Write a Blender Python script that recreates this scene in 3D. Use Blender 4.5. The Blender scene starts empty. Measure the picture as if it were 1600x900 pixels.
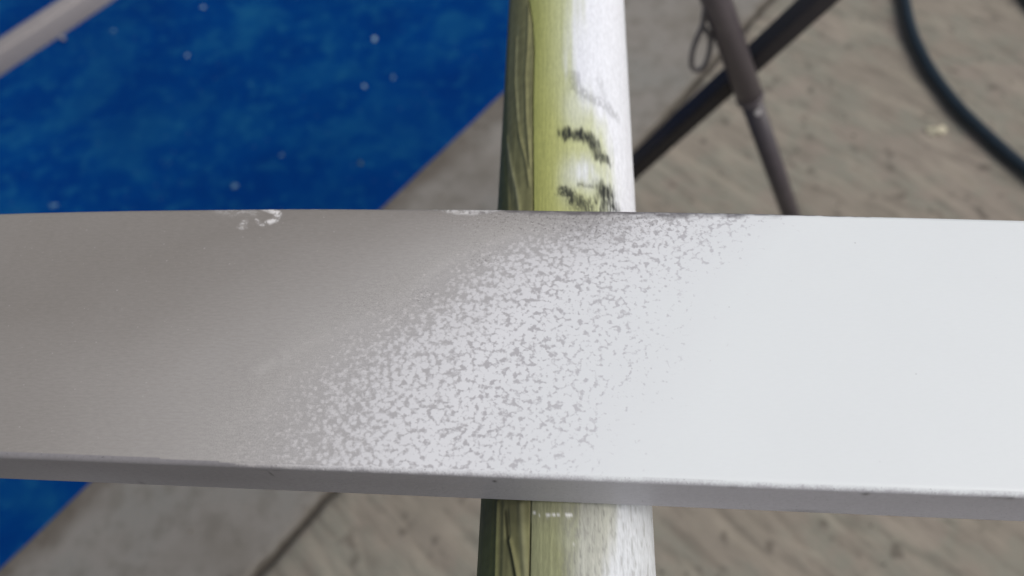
import bpy, math, random
import numpy as np
from mathutils import Vector, Matrix
random.seed(4); rng = np.random.default_rng(7)
scene = bpy.context.scene; COL = scene.collection

# ------------------------------------------------------------------ camera
F = 1200.0                                   # focal length in units of 1/1600 of the frame width
def nrm(v): return v/np.linalg.norm(v)
_Y = nrm(np.array([86, 2040, -1200.])); _d = nrm(np.array([13200, -198, 1200.]))
_X = nrm(_d-_d@_Y*_Y); _Z = np.cross(_X, _Y)
R = np.array([_X, _Y, _Z])                   # camera axes -> world (pole runs along +Y, bar lies level)
CAM = np.array([0, 0, 1.0])
ZT = 0.78                                    # top face of the bar
cam_d = bpy.data.cameras.new('camera'); cam = bpy.data.objects.new('camera', cam_d); COL.objects.link(cam)
m = Matrix([list(R[i])+[CAM[i]] for i in range(3)]+[[0, 0, 0, 1]])
cam.matrix_world = m
cam_d.sensor_width = 36; cam_d.lens = 27; cam_d.clip_start = 0.01; cam_d.clip_end = 200
cam_d.dof.use_dof = True; cam_d.dof.focus_distance = 0.252; cam_d.dof.aperture_fstop = 8.0
cam_d.dof.aperture_blades = 0
scene.camera = cam

# ------------------------------------------------------------------ light
SUN_EL, SUN_AZ = math.radians(50), math.radians(-10)      # azimuth counted from +X towards +Y
w = bpy.data.worlds.new('World'); scene.world = w; w.use_nodes = True
nt = w.node_tree; nt.nodes.clear()
sky = nt.nodes.new('ShaderNodeTexSky'); sky.sky_type = 'NISHITA'; sky.sun_disc = False
sky.sun_elevation = SUN_EL; sky.sun_rotation = math.pi/2-SUN_AZ
sky.dust_density = 4.0; sky.air_density = 1.0; sky.ozone_density = 1.0
hs = nt.nodes.new('ShaderNodeHueSaturation'); hs.inputs['Saturation'].default_value = 0.64
bg = nt.nodes.new('ShaderNodeBackground'); bg.inputs['Strength'].default_value = 0.095
wo = nt.nodes.new('ShaderNodeOutputWorld')
nt.links.new(sky.outputs[0], hs.inputs['Color']); nt.links.new(hs.outputs[0], bg.inputs[0]); nt.links.new(bg.outputs[0], wo.inputs[0])
sd = bpy.data.lights.new('sun', 'SUN'); sd.energy = 1.72; sd.angle = math.radians(32); sd.color = (1.0, 0.975, 0.94)
so = bpy.data.objects.new('sun', sd); COL.objects.link(so)
sv = Vector((math.cos(SUN_EL)*math.cos(SUN_AZ), math.cos(SUN_EL)*math.sin(SUN_AZ), math.sin(SUN_EL)))
so.rotation_euler = sv.to_track_quat('Z', 'Y').to_euler(); so.location = (3, 1, 4)
vs = scene.view_settings; vs.view_transform = 'Standard'; vs.look = 'None'; vs.exposure = 0.0; vs.gamma = 1; vs.use_curve_mapping = False
scene.render.engine = 'CYCLES'

# ------------------------------------------------------------------ helpers
def ray(px, py): return R@np.array([px-800, 450-py, -F])
def at(px, py, z):                           # where the sight line through a measured point meets the level z
    r = ray(px, py); return CAM+r*(z-CAM[2])/r[2]
def lin(r, g, b):                            # sRGB 0-255 -> linear
    o = []
    for c in (r, g, b):
        c /= 255.; o.append(c/12.92 if c <= .04045 else ((c+.055)/1.055)**2.4)
    return np.array(o)
def sstep(a, b, x):
    t = np.clip((x-a)/(b-a), 0, 1); return t*t*(3-2*t)
def vnoise(x, y, seed=0):                    # smooth value noise, -1..1
    g = np.random.default_rng(seed).uniform(-1, 1, (256, 256))
    xi = np.floor(x).astype(int); yi = np.floor(y).astype(int); fx = x-xi; fy = y-yi
    fx = fx*fx*(3-2*fx); fy = fy*fy*(3-2*fy)
    a = g[xi % 256, yi % 256]; b = g[(xi+1) % 256, yi % 256]; c = g[xi % 256, (yi+1) % 256]; d = g[(xi+1) % 256, (yi+1) % 256]
    return (a*(1-fx)+b*fx)*(1-fy)+(c*(1-fx)+d*fx)*fy
def seg_dist(x, y, pts):                     # distance to a polyline
    D = np.full(np.shape(x), 1e9)
    for (ax, ay), (bx, by) in zip(pts[:-1], pts[1:]):
        dx, dy = bx-ax, by-ay; t = np.clip(((x-ax)*dx+(y-ay)*dy)/(dx*dx+dy*dy+1e-18), 0, 1)
        D = np.minimum(D, np.hypot(x-ax-t*dx, y-ay-t*dy))
    return D
def mesh_np(name, V, Q, smooth=True):
    me = bpy.data.meshes.new(name); V = np.asarray(V, np.float32); Q = np.asarray(Q, np.int32)
    n = Q.shape[1]
    me.vertices.add(len(V)); me.vertices.foreach_set('co', V.ravel())
    me.loops.add(Q.size); me.loops.foreach_set('vertex_index', Q.ravel())
    me.polygons.add(len(Q)); me.polygons.foreach_set('loop_start', np.arange(len(Q), dtype=np.int32)*n)
    me.polygons.foreach_set('loop_total', np.full(len(Q), n, np.int32))
    me.polygons.foreach_set('use_smooth', np.full(len(Q), smooth))
    me.update(); me.validate(); return me
def attr(me, name, val):
    a = me.attributes.new(name, 'FLOAT', 'POINT'); a.data.foreach_set('value', np.asarray(val, np.float32).ravel())
def cattr(me, name, rgb):
    a = me.attributes.new(name, 'FLOAT_COLOR', 'POINT')
    c = np.ones((len(rgb), 4), np.float32); c[:, :3] = rgb; a.data.foreach_set('color', c.ravel())
def link(me, name, mat, parent=None, **props):
    o = bpy.data.objects.new(name, me); COL.objects.link(o)
    if mat is not None: me.materials.append(mat)
    o.parent = parent
    for k, v in props.items(): o[k] = v
    return o
def empty(name, loc, **props):
    o = bpy.data.objects.new(name, None); o.location = loc; o.empty_display_size = .05; COL.objects.link(o)
    for k, v in props.items(): o[k] = v
    return o
def grid_faces(nu, nv, closed=False):        # rows nu, columns nv
    i = np.arange(nu-1)[:, None]; j = np.arange(nv if closed else nv-1)[None, :]; j2 = (j+1) % nv
    return np.stack([i*nv+j, (i+1)*nv+j, (i+1)*nv+j2, i*nv+j2], -1).reshape(-1, 4)
def tube(pts, rad, seg=16, closed=False, off=(0, 0, 0), square=None, ref=None):
    P = [Vector(p) for p in pts]; n = len(P); V = []; 
    up = Vector(ref) if ref else Vector((0, 0, 1))
    t0 = (P[1]-P[0]).normalized(); a = up-t0*up.dot(t0)
    if a.length < .05: a = Vector((1, 0, 0))-t0*t0.x
    a.normalize()
    for i in range(n):
        t = (P[(i+1) % n]-P[i-1]) if (closed or 0 < i < n-1) else ((P[1]-P[0]) if i == 0 else (P[-1]-P[-2]))
        t.normalize(); a = (a-t*a.dot(t)).normalized(); b = t.cross(a)
        r = rad[i] if isinstance(rad, (list, tuple, np.ndarray)) else rad
        if square:
            hw, hh, c = square; prof = []
            for sx, sy, a0 in ((1, 1, 0), (-1, 1, 90), (-1, -1, 180), (1, -1, 270)):
                for k in range(4):
                    an = math.radians(a0+k*30); prof.append((sx*(hw-c)+c*math.cos(an), sy*(hh-c)+c*math.sin(an)))
        else: prof = [(r*math.cos(2*math.pi*k/seg), r*math.sin(2*math.pi*k/seg)) for k in range(seg)]
        for u, v in prof: V.append(P[i]+a*u+b*v)
    s = len(prof); faces = []
    for i in range(n if closed else n-1):
        for k in range(s):
            i2 = (i+1) % n; faces.append((i*s+k, i*s+(k+1) % s, i2*s+(k+1) % s, i2*s+k))
    if not closed: faces += [tuple(range(s))[::-1], tuple((n-1)*s+k for k in range(s))]
    me = bpy.data.meshes.new('m'); me.from_pydata([tuple(v-Vector(off)) for v in V], [], faces)
    for p in me.polygons: p.use_smooth = len(p.vertices) == 4
    me.update(); return me
def catmull(pts, k=8):
    P = [np.array(p, float) for p in pts]; P = [2*P[0]-P[1]]+P+[2*P[-1]-P[-2]]; out = []
    for i in range(1, len(P)-2):
        for s in range(k):
            t = s/k; a, b, c, d = P[i-1:i+3]
            out.append(.5*((2*b)+(-a+c)*t+(2*a-5*b+4*c-d)*t*t+(-a+3*b-3*c+d)*t**3))
    out.append(P[-2]); return out

class NT:                                    # small node-tree writer
    def __init__(s, name):
        s.m = bpy.data.materials.new(name); s.m.use_nodes = True; s.t = s.m.node_tree; s.t.nodes.clear()
        s.out = s.t.nodes.new('ShaderNodeOutputMaterial'); s.p = s.t.nodes.new('ShaderNodeBsdfPrincipled')
        s.t.links.new(s.p.outputs[0], s.out.inputs[0]); s.tc = s.t.nodes.new('ShaderNodeTexCoord').outputs['Object']
    def set(s, sock, v):
        if hasattr(v, 'links'): s.t.links.new(v, sock)
        elif v is not None: sock.default_value = v
    def inp(s, k, v): s.set(s.p.inputs[k], v)
    def math(s, op, a, b=None, c=None, clamp=False):
        n = s.t.nodes.new('ShaderNodeMath'); n.operation = op; n.use_clamp = clamp
        for i, v in enumerate((a, b, c)): s.set(n.inputs[i], v)
        return n.outputs[0]
    def att(s, name, col=False):
        n = s.t.nodes.new('ShaderNodeAttribute'); n.attribute_name = name; return n.outputs['Color' if col else 'Fac']
    def mapping(s, sc=(1, 1, 1), rot=(0, 0, 0), v=None):
        n = s.t.nodes.new('ShaderNodeMapping'); n.inputs['Scale'].default_value = sc; n.inputs['Rotation'].default_value = rot
        s.t.links.new(v or s.tc, n.inputs[0]); return n.outputs[0]
    def noise(s, scale, detail=2, rough=.5, dist=0, v=None):
        n = s.t.nodes.new('ShaderNodeTexNoise'); n.inputs['Scale'].default_value = scale; n.inputs['Detail'].default_value = detail
        n.inputs['Roughness'].default_value = rough; n.inputs['Distortion'].default_value = dist
        s.t.links.new(v or s.tc, n.inputs['Vector']); return n.outputs['Fac']
    def voro(s, scale, feature='F1', v=None):
        n = s.t.nodes.new('ShaderNodeTexVoronoi'); n.feature = feature; n.inputs['Scale'].default_value = scale
        s.t.links.new(v or s.tc, n.inputs['Vector']); return n.outputs['Distance']
    def ss(s, x, a, b, lo=0., hi=1.):
        n = s.t.nodes.new('ShaderNodeMapRange'); n.interpolation_type = 'SMOOTHSTEP'
        s.set(n.inputs[0], x); n.inputs[1].default_value = a; n.inputs[2].default_value = b; n.inputs[3].default_value = lo; n.inputs[4].default_value = hi
        return n.outputs[0]
    def mix(s, f, a, b, mode='MIX'):
        n = s.t.nodes.new('ShaderNodeMix'); n.data_type = 'RGBA'; n.blend_type = mode
        def c(v): return v if hasattr(v, 'links') else (*[float(q) for q in v], 1)
        s.set(n.inputs[0], f); s.set(n.inputs[6], c(a)); s.set(n.inputs[7], c(b)); return n.outputs[2]
    def grey(s, v):
        n = s.t.nodes.new('ShaderNodeCombineColor'); [s.set(n.inputs[i], v) for i in range(3)]; return n.outputs[0]
    def ramp(s, f, stops):
        n = s.t.nodes.new('ShaderNodeValToRGB'); e = n.color_ramp.elements
        while len(e) < len(stops): e.new(.5)
        for i, (p, c) in enumerate(stops): e[i].position = p; e[i].color = (*[float(q) for q in c], 1)
        s.set(n.inputs[0], f); return n.outputs[0]
    def bump(s, h, strength=.3, dist=.001, normal=None):
        n = s.t.nodes.new('ShaderNodeBump'); n.inputs['Strength'].default_value = strength; n.inputs['Distance'].default_value = dist
        s.set(n.inputs['Height'], h)
        if normal is not None: s.set(n.inputs['Normal'], normal)
        s.t.links.new(n.outputs[0], s.p.inputs['Normal']); return n.outputs[0]

# ------------------------------------------------------------------ ground: two concrete slabs with an open joint
A0 = at(600, 325, 0)[:2]; A1 = at(785, 150, 0)[:2]; TD = nrm(A1-A0); TN = np.array([TD[1], -TD[0]])     # edge of the blue sheet, TN points right
J0 = at(400, 900, 0)[:2]; J1 = at(1200, 0, 0)[:2]; JD = nrm(J1-J0); JN = np.array([JD[1], -JD[0]])      # the joint
GAP = 0.0062

def slab_material(name, rough_finish):
    n = NT(name)
    big = n.noise(5.5, 4, .6); mid = n.noise(28, 4, .65); fine = n.noise(260, 3, .7)
    if rough_finish:
        base = n.ramp(big, [(.3, (.275, .248, .202)), (.45, (.31, .274, .226)), (.53, (.285, .273, .225)), (.6, (.315, .275, .23)), (.7, (.335, .295, .245))])
        rot = n.mapping((1, 1, 1), (0, 0, math.radians(RIDGE_DEG))); rv = n.mapping((1.0, 5.0, 1), v=rot)
        rid = n.noise(15, 3, .6, .1, v=rv)
        rv2 = n.mapping((1.0, 3.4, 1), (0, 0, .05), v=rot)
        rid2 = n.noise(9, 3, .6, .1, v=rv2)
        spots = n.ss(n.noise(30, 2, .5), .62, .72)
        c = n.mix(n.ss(rid, .34, .54, .33, 0), base, (.12, .10, .08))
        c = n.mix(n.ss(rid2, .50, .64, 0, .30), c, (.46, .41, .33))
        c = n.mix(n.math('MULTIPLY', spots, .6), c, (.10, .085, .07))
        h = n.math('ADD', n.math('MULTIPLY', rid, 1.0), n.math('MULTIPLY', fine, .25))
        n.bump(h, .5, .004)
    else:
        base = n.ramp(big, [(.32, (.235, .217, .19)), (.5, (.285, .268, .243)), (.68, (.262, .258, .237))])
        c = n.mix(n.ss(mid, .46, .66, 0, .5), base, (.17, .155, .13))
        h = n.math('ADD', mid, n.math('MULTIPLY', fine, .3)); n.bump(h, .25, .002)
    c = n.mix(n.math('MULTIPLY', fine, .35), c, (.2, .18, .15), 'MULTIPLY')
    dirt = n.math('MULTIPLY', n.att('dirt'), n.ss(n.noise(14, 3, .6), .25, .6, .55, 1))
    c = n.mix(dirt, c, (.085, .068, .05))
    n.inp('Base Color', c); n.inp('Roughness', .9); n.inp('Specular IOR Level', .25)
    return n.m
p = at(1230, 830, 0)-at(1140, 890-130, 0); q = at(1500, 170, 0)-at(1280, 70, 0)
RIDGE_DEG = -math.degrees(math.atan2(*(at(1330, 880, 0)-at(1250, 815, 0))[[1, 0]]))
pavement = empty('pavement', (0, 0, 0), kind='structure')
gm = NT('packed_earth'); gm.inp('Base Color', gm.mix(gm.noise(6, 4), (.16, .14, .11), (.23, .21, .17))); gm.inp('Roughness', .95)
ge = link(mesh_np('ground', [(-60, -60, -.034), (60, -60, -.034), (60, 60, -.034), (-60, 60, -.034)], [(0, 1, 2, 3)], False), 'ground', gm.m, None, kind='structure')
def slab(side, mat):
    # s along the joint, t away from it; fine near the view, coarse far out
    s = np.concatenate([np.linspace(-4, -.9, 14)[:-1], np.arange(-.9, 1.9, .007), np.linspace(1.9, 5, 14)])
    t = np.concatenate([[0, .0012, .003], np.arange(.008, 1.3, .007), np.linspace(1.32, 4.5, 14)])
    S, T = np.meshgrid(s, t, indexing='ij')
    chip = np.abs(vnoise(S*55, S*0+side*9, 3))*.0035+np.clip(vnoise(S*19, S*0+3.3+side, 5), 0, 1)*.004
    edge = T+GAP/2+np.where(T < .004, chip, chip*np.exp(-T/.01))
    Pm = (J0+(J1-J0)*.4)[None, None, :]+S[..., None]*JD+(edge*side)[..., None]*JN
    Zr = -.0045*np.exp(-(T/.0018))-(.0015*np.exp(-T/.02))
    Zr += .0006*vnoise(Pm[..., 0]*9, Pm[..., 1]*9, 11)
    if side > 0:
        a = math.radians(-RIDGE_DEG); u = -Pm[..., 0]*math.sin(a)+Pm[..., 1]*math.cos(a); v = Pm[..., 0]*math.cos(a)+Pm[..., 1]*math.sin(a)
        Zr += .0013*vnoise(u*75, v*14, 21)*np.minimum(1, T/.02)
    top = np.dstack([Pm, Zr]); nu, nv = S.shape
    V = top.reshape(-1, 3); Q = grid_faces(nu, nv)
    low = top[:, 0, :].copy(); low[:, 2] = -.033; b0 = len(V); V = np.vstack([V, low])
    i = np.arange(nu-1); Q2 = np.stack([i*nv, b0+i, b0+i+1, (i+1)*nv], -1)
    Q = np.vstack([Q, Q2]);
    if side > 0: Q = Q[:, ::-1].copy()
    me = mesh_np('slab', V, Q)
    d = (V[:, 0]-A0[0])*TN[0]+(V[:, 1]-A0[1])*TN[1]; al = (V[:, 0]-A0[0])*TD[0]+(V[:, 1]-A0[1])*TD[1]
    wd = .030+.010*vnoise(al*14, al*0, 8)+.006*vnoise(al*45, al*0, 9)
    dirt = .62*(1-sstep(wd*.35, wd*1.5, d)) if side < 0 else np.zeros(len(V))
    tt = np.abs((V[:, 0]-J0[0])*JN[0]+(V[:, 1]-J0[1])*JN[1])
    dirt = np.maximum(dirt, .5*np.exp(-(tt/.009)**2)+.25*np.exp(-tt/.02))
    dirt[b0:] = .9
    attr(me, 'dirt', dirt)
    return link(me, 'slab', mat, pavement)
slab(-1, slab_material('smooth_concrete', False)); slab(1, slab_material('brushed_concrete', True))
fm = NT('joint_dirt'); fm.inp('Base Color', fm.mix(fm.noise(90, 3), (.07, .06, .05), (.12, .105, .085))); fm.inp('Roughness', 1)
ctr = (J0+J1)/2; fv = [(*(ctr+JD*a+JN*b), -.0105) for a, b in ((-5, -.02), (5, -.02), (5, .02), (-5, .02))]
link(mesh_np('joint_filler', fv, [(3, 2, 1, 0)], False), 'joint_filler', fm.m, pavement)

# ------------------------------------------------------------------ blue sheet
n = NT('blue_plastic')
a = n.noise(7, 5, .62, .3); b = n.noise(38, 4, .6); c = n.noise(2.2, 3)
col = n.ramp(a, [(.3, (.0005, .030, .165)), (.5, (.0005, .040, .185)), (.7, (.006, .078, .21))])
col = n.mix(n.ss(b, .48, .72, 0, .6), col, (.010, .095, .22))
col = n.mix(n.ss(c, .35, .65, .35, 0), col, (.0005, .02, .12))
spk = n.ss(n.voro(55), .06, .13, 1, 0); spk = n.math('MULTIPLY', spk, n.ss(n.noise(9, 2), .5, .62))
col = n.mix(n.math('MULTIPLY', spk, .35), col, (.12, .22, .30))
n.inp('Base Color', col); n.inp('Roughness', .75); n.inp('Specular IOR Level', .02)
n.bump(n.math('ADD', b, n.noise(900, 1)), .25, .001)
blue = n.m
S = np.linspace(-2.6, 2.6, 261); T = np.concatenate([[0, .0005], np.linspace(.004, 2.4, 160)])
Sg, Tg = np.meshgrid(S, T, indexing='ij'); wob = .0018*vnoise(Sg*6, Sg*0, 31)+.0008*vnoise(Sg*22, Sg*0, 32)
PX = A0[None, None, :]+Sg[..., None]*TD-(Tg+wob*np.exp(-Tg/.05))[..., None]*TN
Zs = .0058+.0022*vnoise(PX[..., 0]*4+9, PX[..., 1]*4, 33)*np.minimum(1, Tg/.05)+.0012*vnoise(PX[..., 0]*13, PX[..., 1]*13+2, 34)
Zs[:, 0] -= .0028
V = np.dstack([PX, Zs]).reshape(-1, 3)
me = mesh_np('blue_sheet', V, grid_faces(*Sg.shape))
sheet = link(me, 'plastic_sheet', blue, None, label='blue plastic sheet with white paint spots lying over the concrete', category='plastic sheet')
ps = NT('dried_paint'); ps.inp('Base Color', ps.mix(ps.noise(200, 2), (.12, .27, .36), (.40, .55, .60))); ps.inp('Roughness', .6)
pf = NT('faint_dried_paint'); pf.inp('Base Color', pf.mix(pf.noise(200, 2), (.03, .12, .24), (.10, .2, .3))); pf.inp('Roughness', .6)
po = NT('olive_spot'); po.inp('Base Color', (.05, .10, .10, 1)); po.inp('Roughness', .8)
def blob(px, py, a_, b_, ang, mat):
    c0 = at(px, py, .0062); k = 14; V = [(0, 0, .0022)]; fs = []
    for ring, (rr, hh) in enumerate(((.6, .0018), (1, -.001))):
        for i in range(k):
            t = 2*math.pi*i/k; r = .85*rr*(1+.28*math.sin(2*t+px)+.2*math.sin(3*t+py)+.12*math.sin(5*t+px)); x = a_*r*math.cos(t); y = b_*r*math.sin(t)
            V.append((x*math.cos(ang)-y*math.sin(ang), x*math.sin(ang)+y*math.cos(ang), hh))
    fs = [(0, 1+i, 1+(i+1) % k) for i in range(k)]+[(1+i, 1+k+i, 1+k+(i+1) % k, 1+(i+1) % k) for i in range(k)]
    me = bpy.data.meshes.new('paint_spot'); me.from_pydata(V, [], fs)
    for pl in me.polygons: pl.use_smooth = True
    o = link(me, 'paint_spot', mat, sheet); o.location = c0
for a_ in [(318, 12, .010, .0055, .5, ps.m), (293, 87, .0058, .005, 0, ps.m), (585, 60, .0055, .006, 1, ps.m), (569, 135, .0052, .0055, 0, ps.m),
           (366, 290, .005, .008, 0, pf.m), (83, 321, .008, .007, 0, pf.m), (614, 120, .0045, .006, 0, pf.m), (177, 48, .005, .005, 0, pf.m),
           (563, 255, .0055, .006, 0, po.m), (440, 242, .004, .004, 0, pf.m), (368, 150, .005, .007, .4, pf.m), (384, 122, .006, .004, .4, pf.m)]: blob(*a_)

# ------------------------------------------------------------------ grey tube on the sheet
def metal(name, c1, c2, rough=.45, spec=.5):
    n = NT(name); n.inp('Base Color', n.mix(n.noise(60, 4, .6), c1, c2)); n.inp('Roughness', rough); n.inp('Specular IOR Level', spec)
    n.bump(n.noise(500, 2), .1, .0005); return n.m
tube_mat = metal('dusty_grey_steel', (.25, .23, .228), (.32, .298, .295), .65, .25)
p0 = at(-60, 128, .022); p1 = at(420, -187, .022); dr = nrm(p1-p0)
p0 = at(0, 92, .022)-dr*.35
bt = link(tube([p0, p1], 0, square=(.022, .0195, .004)), 'steel_tube', tube_mat, None,
          label='grey rectangular steel tube lying across the blue plastic sheet', category='metal tube')
cp = metal('grey_cap', (.1, .09, .1), (.13, .12, .13))
link(tube([p0-dr*.004, p0+dr*.001], 0, square=(.0215, .019, .004)), 'end_cap', cp, bt)
link(tube([at(97, 58, .013), at(97, 58, .013)+np.array([0, 0, -.006])], .004, 10), 'screw', tube_mat, bt)

# ------------------------------------------------------------------ folding trestle with crossed legs
F1 = at(1258, 400, 0); F2 = at(864, 400, 0); mN = nrm(np.cross(F2-F1, [0, 0, 1])); mN = mN if mN[1] > 0 else -mN
def on_plane(px, py, off=0.):
    r = ray(px, py); o = F1+mN*off; return CAM+r*((o-CAM)@mN/(r@mN))
C1 = on_plane(1160, 118, 0); 
legA = metal('mauve_grey_paint', (.085, .073, .083), (.13, .113, .124), .34, .55)
legB = metal('dark_grey_paint', (.018, .016, .018), (.035, .031, .034), .5, .35)
tr = empty('trestle', (0.19, float(F1[1]), 0), label='dark metal trestle with two crossed tube legs standing on the concrete', category='trestle')
TO = tuple(tr.location)
def tpart(me, name, mat): return link(me, name, mat, tr)
# front leg: thick outer tube above, thinner inner tube below
zt = .685
D1 = C1-F1; D1 = D1/D1[2]
joint1 = F1+D1*((on_plane(1172, 152))[2])
top1 = F1+D1*zt
tpart(tube([joint1, top1], .0150, 28, off=TO), 'leg', legA)
legC = metal('darker_mauve_paint', (.045, .038, .044), (.08, .069, .078), .4, .45)
lg = tpart(tube([F1+D1*.012, joint1+D1*.02], .0122, 28, off=TO), 'leg', legC)
def sub(me, name, mat, par): return link(me, name, mat, par)
sub(tube([joint1-D1*.0015, joint1+D1*.004], .0158, 28, off=TO), 'collar', legA, lg)
dirc = nrm(CAM-joint1)
rv = metal('bare_rivet', (.45, .43, .43), (.6, .58, .58), .35)
sp = joint1-D1*.012+np.array([.004, -.011, 0])
sub(tube([sp, sp+np.array([.0006, -.003, .0006])], .0034, 14, off=TO), 'rivet', rv, lg)
rub = metal('black_rubber', (.012, .012, .012), (.02, .02, .02), .8)
sub(tube([F1+D1*.0005, F1+D1*.035], .0148, 24, off=TO), 'foot', rub, lg)
# rear leg, square tube, crossing behind
off = .030; F2b = F2+mN*off; F2b[2] = 0
Cb = on_plane(1163, 104, off); D2 = (Cb-F2b); D2 = D2/D2[2]
lb = tpart(tube([F2b+D2*.012, F2b+D2*zt], 0, square=(.0135, .0105, .003), off=TO, ref=(0, 1, 0)), 'leg', legB)
sub(tube([F2b+D2*.0005, F2b+D2*.03], 0, square=(.016, .013, .003), off=TO, ref=(0, 1, 0)), 'foot', rub, lb)
cz = (C1+Cb)/2
tpart(tube([C1+np.array([0, .004, 0]), C1+mN*.034], .005, 12, off=TO), 'pivot_bolt', legB)
tl = top1; tr2 = F2b+D2*zt
hb = [np.array([-.10, tl[1]+.012, zt-.006]), np.array([tr2[0]+.05, tl[1]+.012, zt-.006])]
tpart(tube(hb, 0, square=(.0125, .0125, .003), off=TO), 'top_rail', legA)
# wire loop hanging at the leg
lm = metal('dull_wire', (.11, .10, .10), (.2, .185, .18), .45)
pts = []
for x, y in catmull([(1101, 44), (1110, 60), (1108, 84), (1100, 104), (1089, 110), (1081, 102), (1083, 78), (1092, 54), (1098, 40), (1101, 22), (1104, 4)], 6):
    pts.append(on_plane(x, y, -.004+.0))
wl = link(tube(pts, .0031, 10), 'wire_loop', lm, None, label='bent wire loop hanging beside the front trestle leg', category='wire loop')

# ------------------------------------------------------------------ hose on the concrete
hm = NT('dark_rubber_hose'); hm.inp('Base Color', hm.mix(hm.noise(50, 3), (.006, .014, .022), (.014, .03, .045))); hm.inp('Roughness', .38)
hp = [at(x, y, .0112) for x, y in catmull([(1760, 360), (1675, 318), (1600, 262), (1545, 214), (1500, 170), (1462, 122), (1434, 72), (1418, 24), (1412, -40), (1428, -120), (1500, -160), (1570, -100), (1604, -8), (1690, 70)], 8)]
hp = [p_ if abs(i-len(hp)+1) > -1 else p_ for i, p_ in enumerate(hp)]
link(tube(hp, .0098, 18), 'hose', hm.m, None, label='dark rubber hose curving over the rough concrete', category='hose')

# ------------------------------------------------------------------ pale flake and grit on the concrete
fl = NT('pale_flake'); fl.inp('Base Color', fl.mix(fl.noise(150, 3), (.42, .38, .27), (.6, .56, .42))); fl.inp('Roughness', .8)
fc = at(1462, 206, 0); V = []; k = 9
for i in range(k):
    t = 2*math.pi*i/k; r = .011*(1+.35*math.sin(2*t+1)+.25*math.sin(5*t)); V.append((r*math.cos(t)*1.2, r*math.sin(t), .004+.0035*math.sin(3*t)))
V = V+[(x, y, z-.0016) for x, y, z in V]+[(0, .002, .009), (0, .002, .0055)]
fs = [(i, (i+1) % k, 2*k) for i in range(k)]+[(k+(i+1) % k, k+i, 2*k+1) for i in range(k)]+[(i, k+i, k+(i+1) % k, (i+1) % k) for i in range(k)]
me = bpy.data.meshes.new('flake'); me.from_pydata(V, [], fs); 
o = link(me, 'paint_flake', fl.m, None, label='small pale flake lying on the concrete inside the bend of the hose', category='flake'); o.location = fc
# grit: a loose scatter nobody could count
gv = []; gf = []
for i in range(900):
    x, y = random.uniform(-.6, 1.2), random.uniform(0, 1.6)
    if (x-A0[0])*TN[0]+(y-A0[1])*TN[1] < .006: continue
    r = random.choice([.0008, .0012, .0018, .0028])*random.uniform(.6, 1.2); b0 = len(gv)
    for dx, dy, dz in ((1, 0, 0), (-.3, .9, 0), (-.8, -.5, 0), (.1, 0, .9), (.2, .1, -.9)): gv.append((x+dx*r, y+dy*r, .0012+dz*r))
    gf += [(b0, b0+1, b0+3), (b0+1, b0+2, b0+3), (b0+2, b0, b0+3), (b0+1, b0, b0+4), (b0+2, b0+1, b0+4), (b0, b0+2, b0+4)]
me = bpy.data.meshes.new('grit'); me.from_pydata(gv, [], gf)
gmn = NT('grit'); gmn.inp('Base Color', gmn.mix(gmn.ss(gmn.noise(15, 2), .4, .6), (.07, .06, .05), (.3, .27, .22))); gmn.inp('Roughness', .95)
link(me, 'grit', gmn.m, None, kind='stuff', label='fine grit scattered over the concrete', category='grit')

# ------------------------------------------------------------------ round pole under the bar
TH = .0272; RP = .0302; ZP = ZT-TH-RP-.0006
ta, tb = math.atan(.1197), math.atan(.0998); mid = (ta-tb)/2; XP = -math.tan(mid)*(1-ZP)
RP = math.sin((ta+tb)/2)*math.hypot(XP, 1-ZP); ZP = ZT-TH-RP-.0006
def pole_at(px, py):                          # (angle from the top, + to the right ; position along the pole)
    r = ray(px, py); ox = CAM[0]-XP; oz = CAM[2]-ZP
    A = r[0]**2+r[2]**2; B = 2*(ox*r[0]+oz*r[2]); Cc = ox*ox+oz*oz-RP*RP; D = B*B-4*A*Cc
    t = (-B-math.sqrt(max(D, 0)))/(2*A); P_ = CAM+t*r
    return math.atan2(P_[0]-XP, P_[2]-ZP), P_[1]
AR = RP                                       # arc length = angle * AR
def pp(pts): return [(pole_at(x, y)[0]*AR, pole_at(x, y)[1]) for x, y in pts]
ys = np.concatenate([np.linspace(-.45, .02, 20)[:-1], np.arange(.02, .60, .0009), np.linspace(.60, 1.25, 40)])
ph = np.concatenate([np.linspace(-math.pi/2-.15, math.pi/2+.15, 330), np.linspace(math.pi/2+.2, 3*math.pi/2-.2, 36)])
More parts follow.
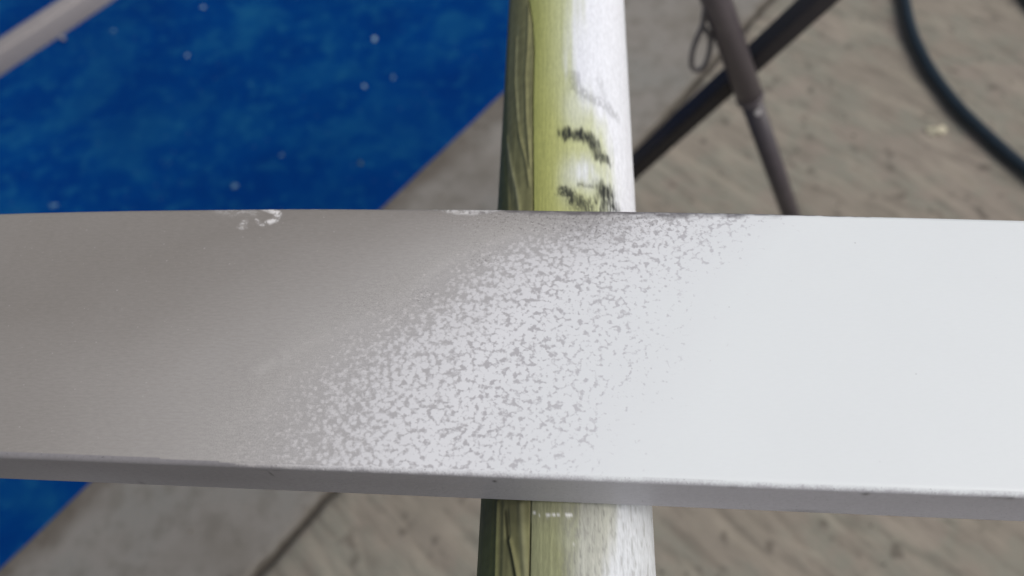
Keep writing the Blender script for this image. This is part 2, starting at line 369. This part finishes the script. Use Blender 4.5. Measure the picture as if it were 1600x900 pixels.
def pole_fields(AN, YY):
    U = AN*AR; X = U; Yv = YY
    # pigment: bright yellow green on the left, white on the right, border wandering along the pole
    seam_u = np.interp(Yv, *zip(*sorted([(pole_at(x, y)[1], pole_at(x, y)[0]*AR) for x, y in [(826, 0), (832, 38), (834, 80), (832, 151), (833, 325), (829, 785), (827, 899)]])))
    bd = sorted([(pole_at(x, y)[1], pole_at(x, y)[0]*AR) for x, y in [(905, 2), (900, 60), (903, 110), (925, 160), (945, 195), (958, 250), (962, 324), (968, 786), (962, 830), (955, 899)]])
    border = np.interp(Yv, *zip(*bd))
    wob = .0032*vnoise(U*150, Yv*20, 41)+.0024*vnoise(U*500, Yv*50, 42)+.0012*vnoise(U*1200, Yv*90, 43)
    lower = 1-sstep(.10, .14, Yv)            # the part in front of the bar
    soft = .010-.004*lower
    white = sstep(-soft, soft*.35, U+wob-border)
    yg = np.array([.47, .485, .15]); pale = np.array([.56, .59, .37]); wh = np.array([.80, .82, .87]); olive = np.array([.20, .21, .085])
    t = sstep(seam_u, border, U)
    colr = yg*(1-t[..., None])+pale*t[..., None]*1.0
    streak = (.5+.5*vnoise(U*900, Yv*10, 43))*.6+(.5+.5*vnoise(U*2400, Yv*30, 44))*.4
    colr = colr*(.9+.18*streak[..., None])
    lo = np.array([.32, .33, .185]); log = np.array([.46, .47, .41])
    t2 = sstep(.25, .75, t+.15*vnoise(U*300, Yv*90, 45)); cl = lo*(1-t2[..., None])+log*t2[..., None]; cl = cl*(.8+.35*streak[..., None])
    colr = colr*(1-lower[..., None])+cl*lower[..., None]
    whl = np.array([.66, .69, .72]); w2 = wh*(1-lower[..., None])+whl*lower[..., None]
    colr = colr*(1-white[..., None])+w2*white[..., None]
    # white rubbed patch
    def spot(px, py, ru, ry, amt):
        u0, y0 = pole_at(px, py)[0]*AR, pole_at(px, py)[1]
        return amt*np.exp(-(((X-u0)/ru)**2+((Yv-y0)/ry)**2)**1.3)
    pt = spot(915, 270, .0065, .009, .9)*(.75+.35*vnoise(U*900, Yv*200, 46))+spot(885, 280, .004, .012, .25)+spot(900, 170, .006, .014, .35)
    pt = np.clip(pt, 0, 1)[..., None]; colr = colr*(1-pt)+np.array([.74, .77, .8])*pt
    # black scuffs
    def arc(pts, wd, amt, sx=700, sy=300, sd_=50, th=.0):
        d = seg_dist(X, Yv, pp(pts)); nz = vnoise(U*sx, Yv*sy, sd_)*.6+vnoise(U*sx*2.3, Yv*sy*2, sd_+1)*.4
        return amt*(1-sstep(wd*.25, wd, d*.62+nz*wd*.6))*sstep(th-.35, th+.1, nz+.1)
    tick = sstep(-.55, .35, vnoise(U*1500, Yv*170, 150)+.4*vnoise(U*2600, Yv*600, 151))
    sc = arc([(884, 209), (905, 212), (918, 216)], .0030, 1., 900, 160, sd_=50, th=-.7)
    sc = np.maximum(sc, arc([(910, 213), (922, 220), (928, 227)], .0027, .95, 900, 160, sd_=51, th=-.6))
    sc = np.maximum(sc, arc([(924, 222), (932, 233), (936, 241)], .0024, .8, 1100, 250, sd_=52, th=-.45))
    sc = np.maximum(sc, arc([(938, 244), (948, 250)], .0026, .95, 1000, 250, sd_=53, th=-.6))
    sc = np.maximum(sc, arc([(882, 299), (892, 306), (900, 316)], .0025, .95, 1300, 600, sd_=54, th=-.4))
    sc = np.maximum(sc, arc([(898, 313), (912, 318)], .0026, .9, 1300, 500, sd_=55, th=-.4))
    sc = np.maximum(sc, arc([(946, 298), (950, 312), (956, 325)], .0042, 1., 1400, 220, sd_=56, th=-.25))
    sc = np.maximum(sc, arc([(922, 324), (940, 322)], .0045, .9, 1400, 260, sd_=58, th=.05))
    sc = np.maximum(sc, arc([(900, 322), (920, 326)], .0030, .8, 1400, 400, sd_=59, th=.1))
    sc = sc*(.72+.28*tick)
    sc = np.maximum(sc, arc([(898, 118), (899, 138), (915, 150), (935, 158), (950, 168), (960, 180)], .0030, .34, sd_=60, th=-.1))
    sc = np.maximum(sc, arc([(938, 125), (945, 158)], .002, .18, sd_=62, th=-.1))
    sc = np.maximum(sc, arc([(905, 288), (930, 292)], .0015, .6, 1500, 300, sd_=63, th=.15))
    # contact shadow of the bar, painted into the pigment, and a row of white crumbs
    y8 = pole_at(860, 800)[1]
    bar_shade = .35*np.exp(-((Yv-y8-.002)/.006)**2)*(1-sstep(.004, .016, U))*(.8+.4*streak)
    colr = colr*(1-bar_shade[..., None])+np.array([.17, .16, .13])*bar_shade[..., None]
    crumb = np.zeros_like(U)
    for cx, cyy, cr in ((799, 801, .6), (808, 803, .5), (826, 803, .5), (835, 802, .7), (843, 804, .5), (856, 806, 1.1), (866, 803, .8), (872, 804, .6), (887, 806, 1.2), (892, 804, .9), (920, 805, .5), (897, 852, .7)):
        qa, qy = pole_at(cx, cyy); crumb = np.maximum(crumb, (1-sstep(.5, 1.1, np.hypot((U-qa*AR)/(.0009*cr), (Yv-qy)/(.0006*cr))+.3*vnoise(U*3000, Yv*3000, 65))))
    crumb *= .85
    colr = colr*(1-crumb[..., None])+np.array([.8, .8, .78])*crumb[..., None]
    # speckled grain on the worn lower part
    gr = lower*sstep(.0, .45, .6*vnoise(U*1500, Yv*520, 66)+.4*vnoise(U*3000, Yv*900, 69))*sstep(.15, .6, t)*(1-.7*white)*.55
    gr = gr+lower*sstep(.45, .7, vnoise(U*800, Yv*300, 67))*white*.35
    colr = colr*(1-gr[..., None])+np.array([.22, .22, .2])*gr[..., None]
    colr = colr*(1-sc[..., None])+np.array([.022, .024, .02])*sc[..., None]
    crack = (np.abs(U-seam_u) < .00028)*.9*np.ones_like(U)
    colr = colr*(1-crack[..., None])+np.array([.05, .05, .02])*crack[..., None]
    return colr, seam_u, lower, U
AN, YY = np.meshgrid(ph, ys, indexing='xy')          # rows along Y
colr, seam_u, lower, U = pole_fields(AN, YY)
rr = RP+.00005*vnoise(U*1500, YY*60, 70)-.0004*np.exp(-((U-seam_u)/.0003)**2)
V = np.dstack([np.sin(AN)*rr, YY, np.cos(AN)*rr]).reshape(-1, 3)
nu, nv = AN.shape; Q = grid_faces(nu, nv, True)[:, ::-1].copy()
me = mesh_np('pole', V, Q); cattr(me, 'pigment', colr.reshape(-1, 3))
n = NT('stained_pole')
g = n.noise(60, 3, .6, v=n.mapping((18, 1, 18))); g2 = n.noise(300, 2, .6, v=n.mapping((4, 1, 4)))
c = n.mix(.28, n.att('pigment', True), n.grey(n.ss(g, .3, .7, .8, 1.1)), 'MULTIPLY')
c = n.mix(.16, c, n.grey(n.ss(g2, .3, .7, .4, 1.3)), 'MULTIPLY')
n.inp('Base Color', c); n.inp('Roughness', .5); n.inp('Specular IOR Level', .35); n.bump(n.math('ADD', g, g2), .12, .0006)
pole = link(me, 'pole', n.m, None, label='round white pole stained yellow green with black scuffs, running under the bar', category='pole')
pole.location = (XP, 0, ZP)
ec = [(math.sin(2*math.pi*k/48)*RP*.998, .0, math.cos(2*math.pi*k/48)*RP*.998) for k in range(48)]
for yy, flip in ((-.449, 0), (1.249, 1)):
    mc = bpy.data.meshes.new('end_face'); mc.from_pydata([(a, yy, b) for a, _, b in ec], [], [tuple(range(48))[::(-1 if flip else 1)]])
    link(mc, 'end_face', metal('raw_end', (.5, .5, .45), (.6, .6, .55)), pole)

# wrinkled film clinging to the left of the pole
su = np.interp(ys, *zip(*sorted([(pole_at(x, y)[1], pole_at(x, y)[0]) for x, y in [(826, -2), (832, 38), (834, 80), (832, 151), (833, 325), (829, 785), (827, 901)]])))
fr = np.concatenate([[0], np.linspace(.0, 1, 200)]); PHI0 = -math.pi/2-.75
AN2 = PHI0+(su[:, None]-PHI0)*(1-(1-fr[None, :])); YY2 = np.repeat(ys[:, None], len(fr), 1); U2 = AN2*AR
def ridge(pts, wd): return np.exp(-(seg_dist(U2, YY2, pp(pts))/wd)**2)
h = .00035+.00009*vnoise(U2*260, YY2*9, 80)+.00005*vnoise(U2*700, YY2*16, 81)
h += .0004*ridge([(793, 215), (800, 262), (808, 300), (812, 330)], .0011)-.0003*ridge([(789, 240), (798, 300), (801, 330)], .0012)
h += .0005*ridge([(827, 10), (826, 60), (822, 120), (824, 190), (829, 260)], .0009)
h += .0004*ridge([(808, 60), (806, 130), (812, 210), (822, 250), (828, 290)], .0009)
h += .0009*ridge([(797, 845), (803, 870), (810, 905)], .0009)-.0006*ridge([(791, 800), (794, 840), (800, 870), (806, 905)], .0009)
h += .0005*ridge([(779, 785), (777, 850), (776, 905)], .0006)-.0003*ridge([(784, 785), (781, 905)], .001)
h += .0004*ridge([(815, 790), (818, 850), (822, 900)], .0012)
h = np.maximum(h, .00012)
h[:, -1] = .00002; h[:, 0] = .00002
rad = RP+h
V = np.dstack([np.sin(AN2)*rad, YY2, np.cos(AN2)*rad]).reshape(-1, 3)
me = mesh_np('film', V, grid_faces(*AN2.shape)[:, ::-1].copy())
# colour of the film: olive brown above, deep green on the far left
lw = 1-sstep(.10, .14, YY2)
e_ = np.interp(YY2, *zip(*sorted([(pole_at(x, y)[1], pole_at(x, y)[0]*AR) for x, y in [(799, 0), (794, 150), (795, 325), (780, 785), (778, 899)]])))
gl = 1-sstep(-.0012, .0012, U2-e_)
st = .5+.5*vnoise(U2*700, YY2*14, 82)
fc_ = np.array([.29, .28, .135])*(.82+.36*st[..., None]); fcl = np.array([.27, .265, .13])*(.75+.45*st[..., None])
cc = fc_*(1-lw[..., None])+fcl*lw[..., None]
lt = .5*ridge([(795, 225), (808, 300), (812, 330)], .0008)+.35*ridge([(811, 40), (808, 110), (812, 190)], .0007)+.4*ridge([(815, 790), (818, 850), (822, 900)], .0012)*lw
cc = cc*(1-lt[..., None])+np.array([.42, .42, .26])*lt[..., None]
cc = cc*(1-gl[..., None])+np.array([.15, .165, .07])*gl[..., None]
dk = .7*ridge([(791, 800), (794, 840), (800, 870), (806, 905)], .0006)+.6*ridge([(833, 780), (829, 905)], .0004)+.7*np.exp(-((U2-su[:, None]*AR)/.00035)**2)
dk = np.clip(dk, 0, .9)[..., None]; cc = cc*(1-dk)+np.array([.03, .03, .012])*dk
y8 = pole_at(860, 800)[1]; film_shade = (.4*np.exp(-((YY2-y8-.002)/.006)**2))[..., None]; cc = cc*(1-film_shade)+np.array([.10, .09, .06])*film_shade  # shadow of the bar on the film, painted into its colour
cattr(me, 'pigment', cc.reshape(-1, 3))
n = NT('wrinkled_film'); n.inp('Base Color', n.mix(.3, n.att('pigment', True), n.grey(n.ss(n.noise(220, 3), .3, .7, .6, 1.2)), 'MULTIPLY'))
n.inp('Roughness', .55); n.inp('Specular IOR Level', .15)
link(me, 'film', n.m, pole, label='olive brown wrinkled film clinging along the left of the pole')

# ------------------------------------------------------------------ the half-painted bar
def bx(px, py): return at(px, py, ZT)
far = [(0, 331), (200, 326.5), (400, 324), (600, 323.5), (800, 324.5), (1000, 327.5), (1200, 331.5), (1400, 335.5), (1600, 341)]
near = [(0, 716), (400, 726), (800, 743), (1200, 761), (1600, 777.5)]
fp = np.array([bx(*p)[:2] for p in far]); npnt = np.array([bx(*p)[:2] for p in near])
cf = np.polyfit(fp[:, 0], fp[:, 1], 3); cn = np.polyfit(npnt[:, 0], npnt[:, 1], 1)
def yfar(x):
    xc = np.clip(x, fp[0, 0]-.01, fp[-1, 0]+.01); sl = np.polyval(np.polyder(cf), xc); return np.polyval(cf, xc)+sl*(x-xc)
def ynear(x): return np.polyval(cn, x)
xs = np.concatenate([np.linspace(-.75, -.235, 16)[:-1], np.arange(-.235, .175, .00036), np.linspace(.176, .60, 16)])
RC = .0022                                    # corner radius
prof = []                                     # (fraction across: 0 near..1 far, dy offset, dz) walked as a closed ring
def corner(c0, oy, oz, a0):
    for k in range(8):
        a = math.radians(a0+k*90/7); prof.append((c0, oy+RC*math.cos(a), oz+RC*math.sin(a)))
for k in np.linspace(0, 1, 46)[:-1]: prof.append((0, 0, -TH+RC+k*(TH-2*RC)))          # near side, upwards
for k in range(9): a = math.radians(180-k*10); prof.append((0, RC+RC*math.cos(a), -RC+RC*math.sin(a)))
for k in range(9, 10): a = math.radians(90); prof.append((0, RC, 0.))
NTOP = 250
for k in np.linspace(0, 1, NTOP)[1:-1]: prof.append((k, RC*(1-k)-RC*k, 0))
for k in range(0, 10): a = math.radians(90-k*10); prof.append((1, -RC+RC*math.cos(a), -RC+RC*math.sin(a)))
for k in (.25, .5, .75): prof.append((1, 0, -RC-k*(TH-2*RC)))
for k in range(0, 5): a = math.radians(-k*22.5); prof.append((1, -RC+RC*math.cos(a), -TH+RC+RC*math.sin(a)))
for k in (.66, .33): prof.append((k, 0, -TH))
for k in range(0, 5): a = math.radians(-90-k*22.5); prof.append((0, RC+RC*math.cos(a), -TH+RC+RC*math.sin(a)))
prof = np.array(prof)[:-1]
Xg = np.repeat(xs[:, None], len(prof), 1)
yn = ynear(xs)[:, None]; yf = yfar(xs)[:, None]
Yg = yn+(yf-yn)*prof[None, :, 0]+prof[None, :, 1]; Zg = np.repeat(prof[None, :, 2], len(xs), 0)
Zg = Zg+ZT+.00012*vnoise(Xg*30, Yg*30, 90)*(Zg > -RC*1.5)
V = np.dstack([Xg, Yg, Zg]).reshape(-1, 3)
Q = grid_faces(len(xs), len(prof), True)[:, ::-1].copy()
me = mesh_np('bar', V, Q)
x = Xg; y = Yg; depth = ZT-Zg; top = depth < RC*.9; dside = np.where((prof[None, :, 0] < .01), np.maximum(0, depth), 0)
def bl(pts): return [tuple(bx(*p)[:2]) for p in pts]
Lb = np.array(sorted(bl([(380, 722), (396, 690), (416, 640), (442, 595), (495, 548), (572, 492), (660, 432), (750, 385), (845, 350), (920, 328)]), key=lambda q: q[1]))
Rb = np.array(sorted(bl([(870, 742), (893, 700), (922, 640), (958, 560), (1002, 480), (1062, 415), (1132, 370), (1200, 334)]), key=lambda q: q[1]))
# boundaries sorted by y: x of the left and of the right limit of the speckled belt
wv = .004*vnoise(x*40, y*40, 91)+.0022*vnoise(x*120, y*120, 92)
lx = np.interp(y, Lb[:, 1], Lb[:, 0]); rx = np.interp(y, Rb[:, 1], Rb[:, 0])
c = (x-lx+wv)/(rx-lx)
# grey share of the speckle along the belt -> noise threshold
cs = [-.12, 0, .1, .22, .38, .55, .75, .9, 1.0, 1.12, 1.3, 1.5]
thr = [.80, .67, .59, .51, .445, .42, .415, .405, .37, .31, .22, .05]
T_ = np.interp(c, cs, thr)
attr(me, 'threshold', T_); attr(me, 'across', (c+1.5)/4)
rd = np.exp(-(seg_dist(x, y, bl([(405, 580), (470, 545), (560, 507), (640, 458), (690, 415), (740, 393), (800, 368)]))/.0022)**2)
rd += .7*np.exp(-(seg_dist(x, y, bl([(410, 640), (470, 585), (560, 535), (640, 485)]))/.0035)**2)
attr(me, 'ridge', rd)
dfar = yf-y                                  # distance from the far edge
def xr(px, py=330): return bx(px, py)[0]
edge_line = sstep(xr(775), xr(800), x)*(1-sstep(xr(1300), xr(1450), x))*(1-sstep(.0003, .0011, dfar-.0002+.0003*vnoise(x*500, x*0, 121)))
hump = np.interp(x, [xr(690), xr(760), xr(800), xr(900), xr(1050), xr(1190), xr(1300)], [0, .0006, .0022, .0032, .0034, .0026, 0])
sm = (1-sstep(.35, 1.25, dfar/(hump+1e-5)+.35*vnoise(x*260, y*900, 93)))*(hump > .0001)*.8
sm = np.maximum(sm, .5*np.exp(-(seg_dist(x, y, bl([(735, 333), (765, 331), (790, 325)]))/.0007)**2))
def blot(px, py, rx_, ry_, a):
    q = bx(px, py); return a*np.exp(-((x-q[0])/rx_)**2-((y-q[1])/ry_)**2)
haze_ = blot(925, 350, .012, .010, .8)+blot(850, 338, .02, .004, .35)
attr(me, 'smudge', np.maximum(np.clip(sm, 0, 1)*top, edge_line*(prof[None, :, 0] > .98)*1.3)+.22*np.clip(haze_, 0, 1)*top)
attr(me, 'flecks', np.clip(blot(925, 350, .016, .010, 1)+blot(1000, 345, .02, .006, .7)+blot(755, 405, .006, .005, .75)+blot(660, 465, .007, .004, .75)+blot(620, 500, .005, .004, .6)+blot(570, 478, .01, .006, .3)+blot(850, 340, .03, .005, .6)+blot(790, 350, .02, .01, .4), 0, 1)*top)
def poly(pts, soft=.0004):                    # soft inside of a polygon
    P_ = bl(pts); ins = np.zeros(x.shape, bool); j = len(P_)-1
    for i in range(len(P_)):
        (xi, yi), (xj, yj) = P_[i], P_[j]
        ins ^= ((yi > y) != (yj > y)) & (x < (xj-xi)*(y-yi)/(yj-yi+1e-12)+xi); j = i
    d = seg_dist(x, y, P_+[P_[0]]); return np.where(ins, 1-.35*np.exp(-d/soft), np.exp(-(d/soft)**2)*.65)
chip_glint = np.maximum.reduce([poly([(405, 326), (428, 325), (440, 333), (434, 345), (422, 350), (415, 347), (427, 341), (429, 335), (418, 330)]),
                        poly([(400, 343), (407, 348), (412, 352), (405, 352)]), .8*poly([(377, 358), (372, 355), (380, 345), (386, 343), (385, 356)]),
                        .35*poly([(330, 324), (380, 326), (400, 333), (370, 335), (345, 330)], .0012)])
edge_glint = sstep(xr(300), xr(330), x)*(1-sstep(xr(775), xr(790), x))
chip_glint = np.maximum(chip_glint, .75*edge_glint*(1-sstep(.0003, .0009, dfar+.0003*vnoise(x*300, x*0, 95))))  # highlight along the far edge, painted as a thin pale line
chip_glint = np.maximum(chip_glint, .85*poly([(690, 324), (692, 329), (712, 334), (740, 335), (762, 332), (778, 324)], .0004)*(.8+.3*vnoise(x*900, y*900, 96)))
chip_glint = np.maximum(chip_glint, .7*poly([(758, 333), (775, 330), (793, 324), (785, 324), (770, 328)], .0003))
attr(me, 'chip', np.clip(chip_glint, 0, 1)*top)  # holds the paint chips and the painted edge highlight
# near side: paint wrapping over the arris, overspray growing to the right
lip = sstep(xr(345, 725), xr(375, 725), x)*(1-sstep(-.0010, .0027, dside-.0001+.0003*vnoise(x*420, x*0, 97)))
attr(me, 'side', (prof[None, :, 0] < .01)*(dside > .0002)*1.0*np.ones_like(x)); 
attr(me, 'lip', lip*(dside > .0001)); 
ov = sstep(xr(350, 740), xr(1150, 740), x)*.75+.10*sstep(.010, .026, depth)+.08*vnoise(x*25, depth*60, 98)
attr(me, 'overspray', np.clip(ov, 0, 1))
def smark(px, py, ru, rv_, a):                # marks on the near side, by position along and depth below the top
    q = bx(px, 740); r = ray(px, py); yq = ynear(q[0]); P_ = CAM+r*((yq-CAM[1])/r[1]); return a*np.exp(-(((x-P_[0])/ru)**2+((Zg-P_[2])/rv_)**2))*(prof[None, :, 0] < .01)
sm_line = 0
mk = smark(773, 752, .0006, .0011, 1)+smark(424, 741, .0004, .0022, .8)+smark(412, 735, .0012, .0004, .5)+smark(432, 735, .0016, .0004, .5)+smark(1353, 772, .001, .0012, .8)+smark(221, 756, .0010, .0016, .45)+smark(1558, 778, .003, .0008, .4)+smark(1580, 779, .0012, .001, .6)+smark(1145, 797.5, .008, .0010, .8)+smark(1190, 800, .008, .0010, .9)+smark(1260, 798, .006, .0015, .35)+smark(1145, 762, .0012, .0012, .3)
attr(me, 'mark', np.clip(mk, 0, 1))
n = NT('half_painted_bar')
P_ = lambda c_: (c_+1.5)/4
A_ = n.att('across'); Tt = n.att('threshold')
nz = n.noise(760, 1.0, .5, .35, v=n.mapping((.85, 1.1, 1)))
nz2 = n.noise(1400, 1.0, .5, .2)
nz3 = n.noise(500, 1.0, .5, .3)
nza = n.math('ADD', nz, n.math('MULTIPLY', .3, n.math('SUBTRACT', nz3, nz)))
vor = n.math('ADD', .5, n.math('MULTIPLY', n.math('SUBTRACT', .48, n.voro(560)), .62))
nzz = n.math('ADD', n.math('MULTIPLY', nza, .42), n.math('ADD', n.math('MULTIPLY', nz2, .16), n.math('MULTIPLY', vor, .42)))
nzz = n.math('ADD', .5, n.math('MULTIPLY', n.math('SUBTRACT', nzz, .5), 1.5))
# blob mask, wide and soft at the left, crisp at the right
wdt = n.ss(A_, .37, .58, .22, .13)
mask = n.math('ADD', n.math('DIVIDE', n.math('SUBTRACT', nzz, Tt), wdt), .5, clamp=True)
under = n.ramp(A_, [(P_(-1.4), (.236, .217, .197)), (P_(-.85), (.266, .247, .228)), (P_(-.45), (.315, .296, .278)), (P_(-.05), (.385, .368, .352)), (P_(.25), (.42, .408, .405)), (P_(.7), (.47, .46, .475)), (P_(1.1), (.60, .60, .62)), (P_(1.4), (.76, .775, .785))])  # greys darken leftward: thinning overspray plus shade put into the colour
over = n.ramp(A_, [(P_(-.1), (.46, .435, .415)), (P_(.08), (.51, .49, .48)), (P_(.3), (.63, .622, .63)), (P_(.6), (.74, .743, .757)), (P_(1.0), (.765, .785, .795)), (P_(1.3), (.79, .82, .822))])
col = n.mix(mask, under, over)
cloud = n.noise(16, 3, .55); grain = n.noise(1500, 2, .6, v=n.mapping((.25, 1, 1))); grain2 = n.noise(2600, 2, .6)
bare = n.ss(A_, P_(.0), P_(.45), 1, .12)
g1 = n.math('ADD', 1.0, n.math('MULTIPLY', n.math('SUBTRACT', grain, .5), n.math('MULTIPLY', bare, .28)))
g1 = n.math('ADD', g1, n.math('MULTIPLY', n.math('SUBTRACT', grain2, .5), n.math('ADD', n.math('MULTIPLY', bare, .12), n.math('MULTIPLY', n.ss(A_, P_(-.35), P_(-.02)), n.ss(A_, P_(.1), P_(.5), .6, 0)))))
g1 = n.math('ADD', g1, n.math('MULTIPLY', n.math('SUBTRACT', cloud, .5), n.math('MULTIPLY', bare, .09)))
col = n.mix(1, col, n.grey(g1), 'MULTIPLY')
col = n.mix(n.math('MULTIPLY', n.math('MULTIPLY', n.att('ridge'), n.ss(n.noise(380, 3), .3, .7, .2, 1)), .16), col, (.60, .58, .56))
# near side
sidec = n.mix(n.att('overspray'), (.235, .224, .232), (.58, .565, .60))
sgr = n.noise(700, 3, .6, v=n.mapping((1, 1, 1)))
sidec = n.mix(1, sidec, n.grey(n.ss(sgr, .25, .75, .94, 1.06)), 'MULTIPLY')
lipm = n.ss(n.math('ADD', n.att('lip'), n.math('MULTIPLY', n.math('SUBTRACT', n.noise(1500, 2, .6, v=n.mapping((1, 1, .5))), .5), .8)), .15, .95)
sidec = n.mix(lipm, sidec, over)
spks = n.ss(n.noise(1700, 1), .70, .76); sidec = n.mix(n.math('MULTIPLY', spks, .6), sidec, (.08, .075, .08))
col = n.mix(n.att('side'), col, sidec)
# marks
fk = n.math('MULTIPLY', n.att('flecks'), n.ss(n.noise(1100, 3, .7, .4, v=n.mapping((1, 1, 1), (0, 0, .6))), .54, .66))
col = n.mix(n.math('MULTIPLY', fk, .7), col, (.10, .09, .085))
fk2 = n.math('MULTIPLY', n.att('flecks'), n.ss(n.noise(1300, 2, .7, .4, v=n.mapping((1, 1.3, 1), (0, 0, .6))), .60, .68))
col = n.mix(n.math('MULTIPLY', fk2, .5), col, (.8, .78, .76))
smn = n.math('MULTIPLY', n.att('smudge'), n.ss(n.noise(240, 4, .65), .25, .55, .6, 1))
col = n.mix(smn, col, (.12, .11, .115))
few = n.math('MULTIPLY', n.math('MULTIPLY', n.ss(n.voro(130), .03, .055, 1, 0), n.ss(n.noise(45, 2), .5, .6)), n.ss(A_, P_(.9), P_(1.2)))
col = n.mix(n.ss(n.noise(30, 4, .6), .35, .7, 0, .03), col, (.5, .5, .5))
col = n.mix(n.math('MULTIPLY', few, .42), col, (.35, .35, .36))
chip_glint_m = n.math('MULTIPLY', n.att('chip'), n.ss(n.noise(420, 4, .65, .6, v=n.mapping((1, 1, 1), (0, 0, .7))), .40, .56, .12, .9))  # 'chip' also carries the painted far-edge highlight
col = n.mix(chip_glint_m, col, (.80, .78, .77))
col = n.mix(n.math('MULTIPLY', n.att('mark'), .85), col, (.03, .03, .03))
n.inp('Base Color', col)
n.inp('Roughness', n.ss(A_, P_(-.3), P_(.6), .5, .42)); n.inp('Specular IOR Level', .32)
hgt = n.math('ADD', n.math('MULTIPLY', mask, .6), n.math('ADD', n.math('MULTIPLY', chip_glint_m, 2.0), n.math('MULTIPLY', grain2, n.math('MULTIPLY', n.math('SUBTRACT', 1, n.att('side')), .14))))
hgt = n.math('ADD', hgt, n.math('MULTIPLY', n.att('ridge'), .4)); hgt = n.math('SUBTRACT', hgt, n.math('MULTIPLY', n.att('mark'), 2.))
n.bump(hgt, .35, .00018)
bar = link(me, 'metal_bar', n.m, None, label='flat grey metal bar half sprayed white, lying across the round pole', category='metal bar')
ring = len(prof)
for xi, flip in ((0, 0), (len(xs)-1, 1)):
    pts = [tuple(V[xi*ring+k]) for k in range(ring)]
    mc = bpy.data.meshes.new('end_face'); mc.from_pydata(pts, [], [tuple(range(ring))[::(-1 if flip else 1)]])
    link(mc, 'end_face', metal('cut_end', (.3, .3, .3), (.4, .4, .4)), bar)
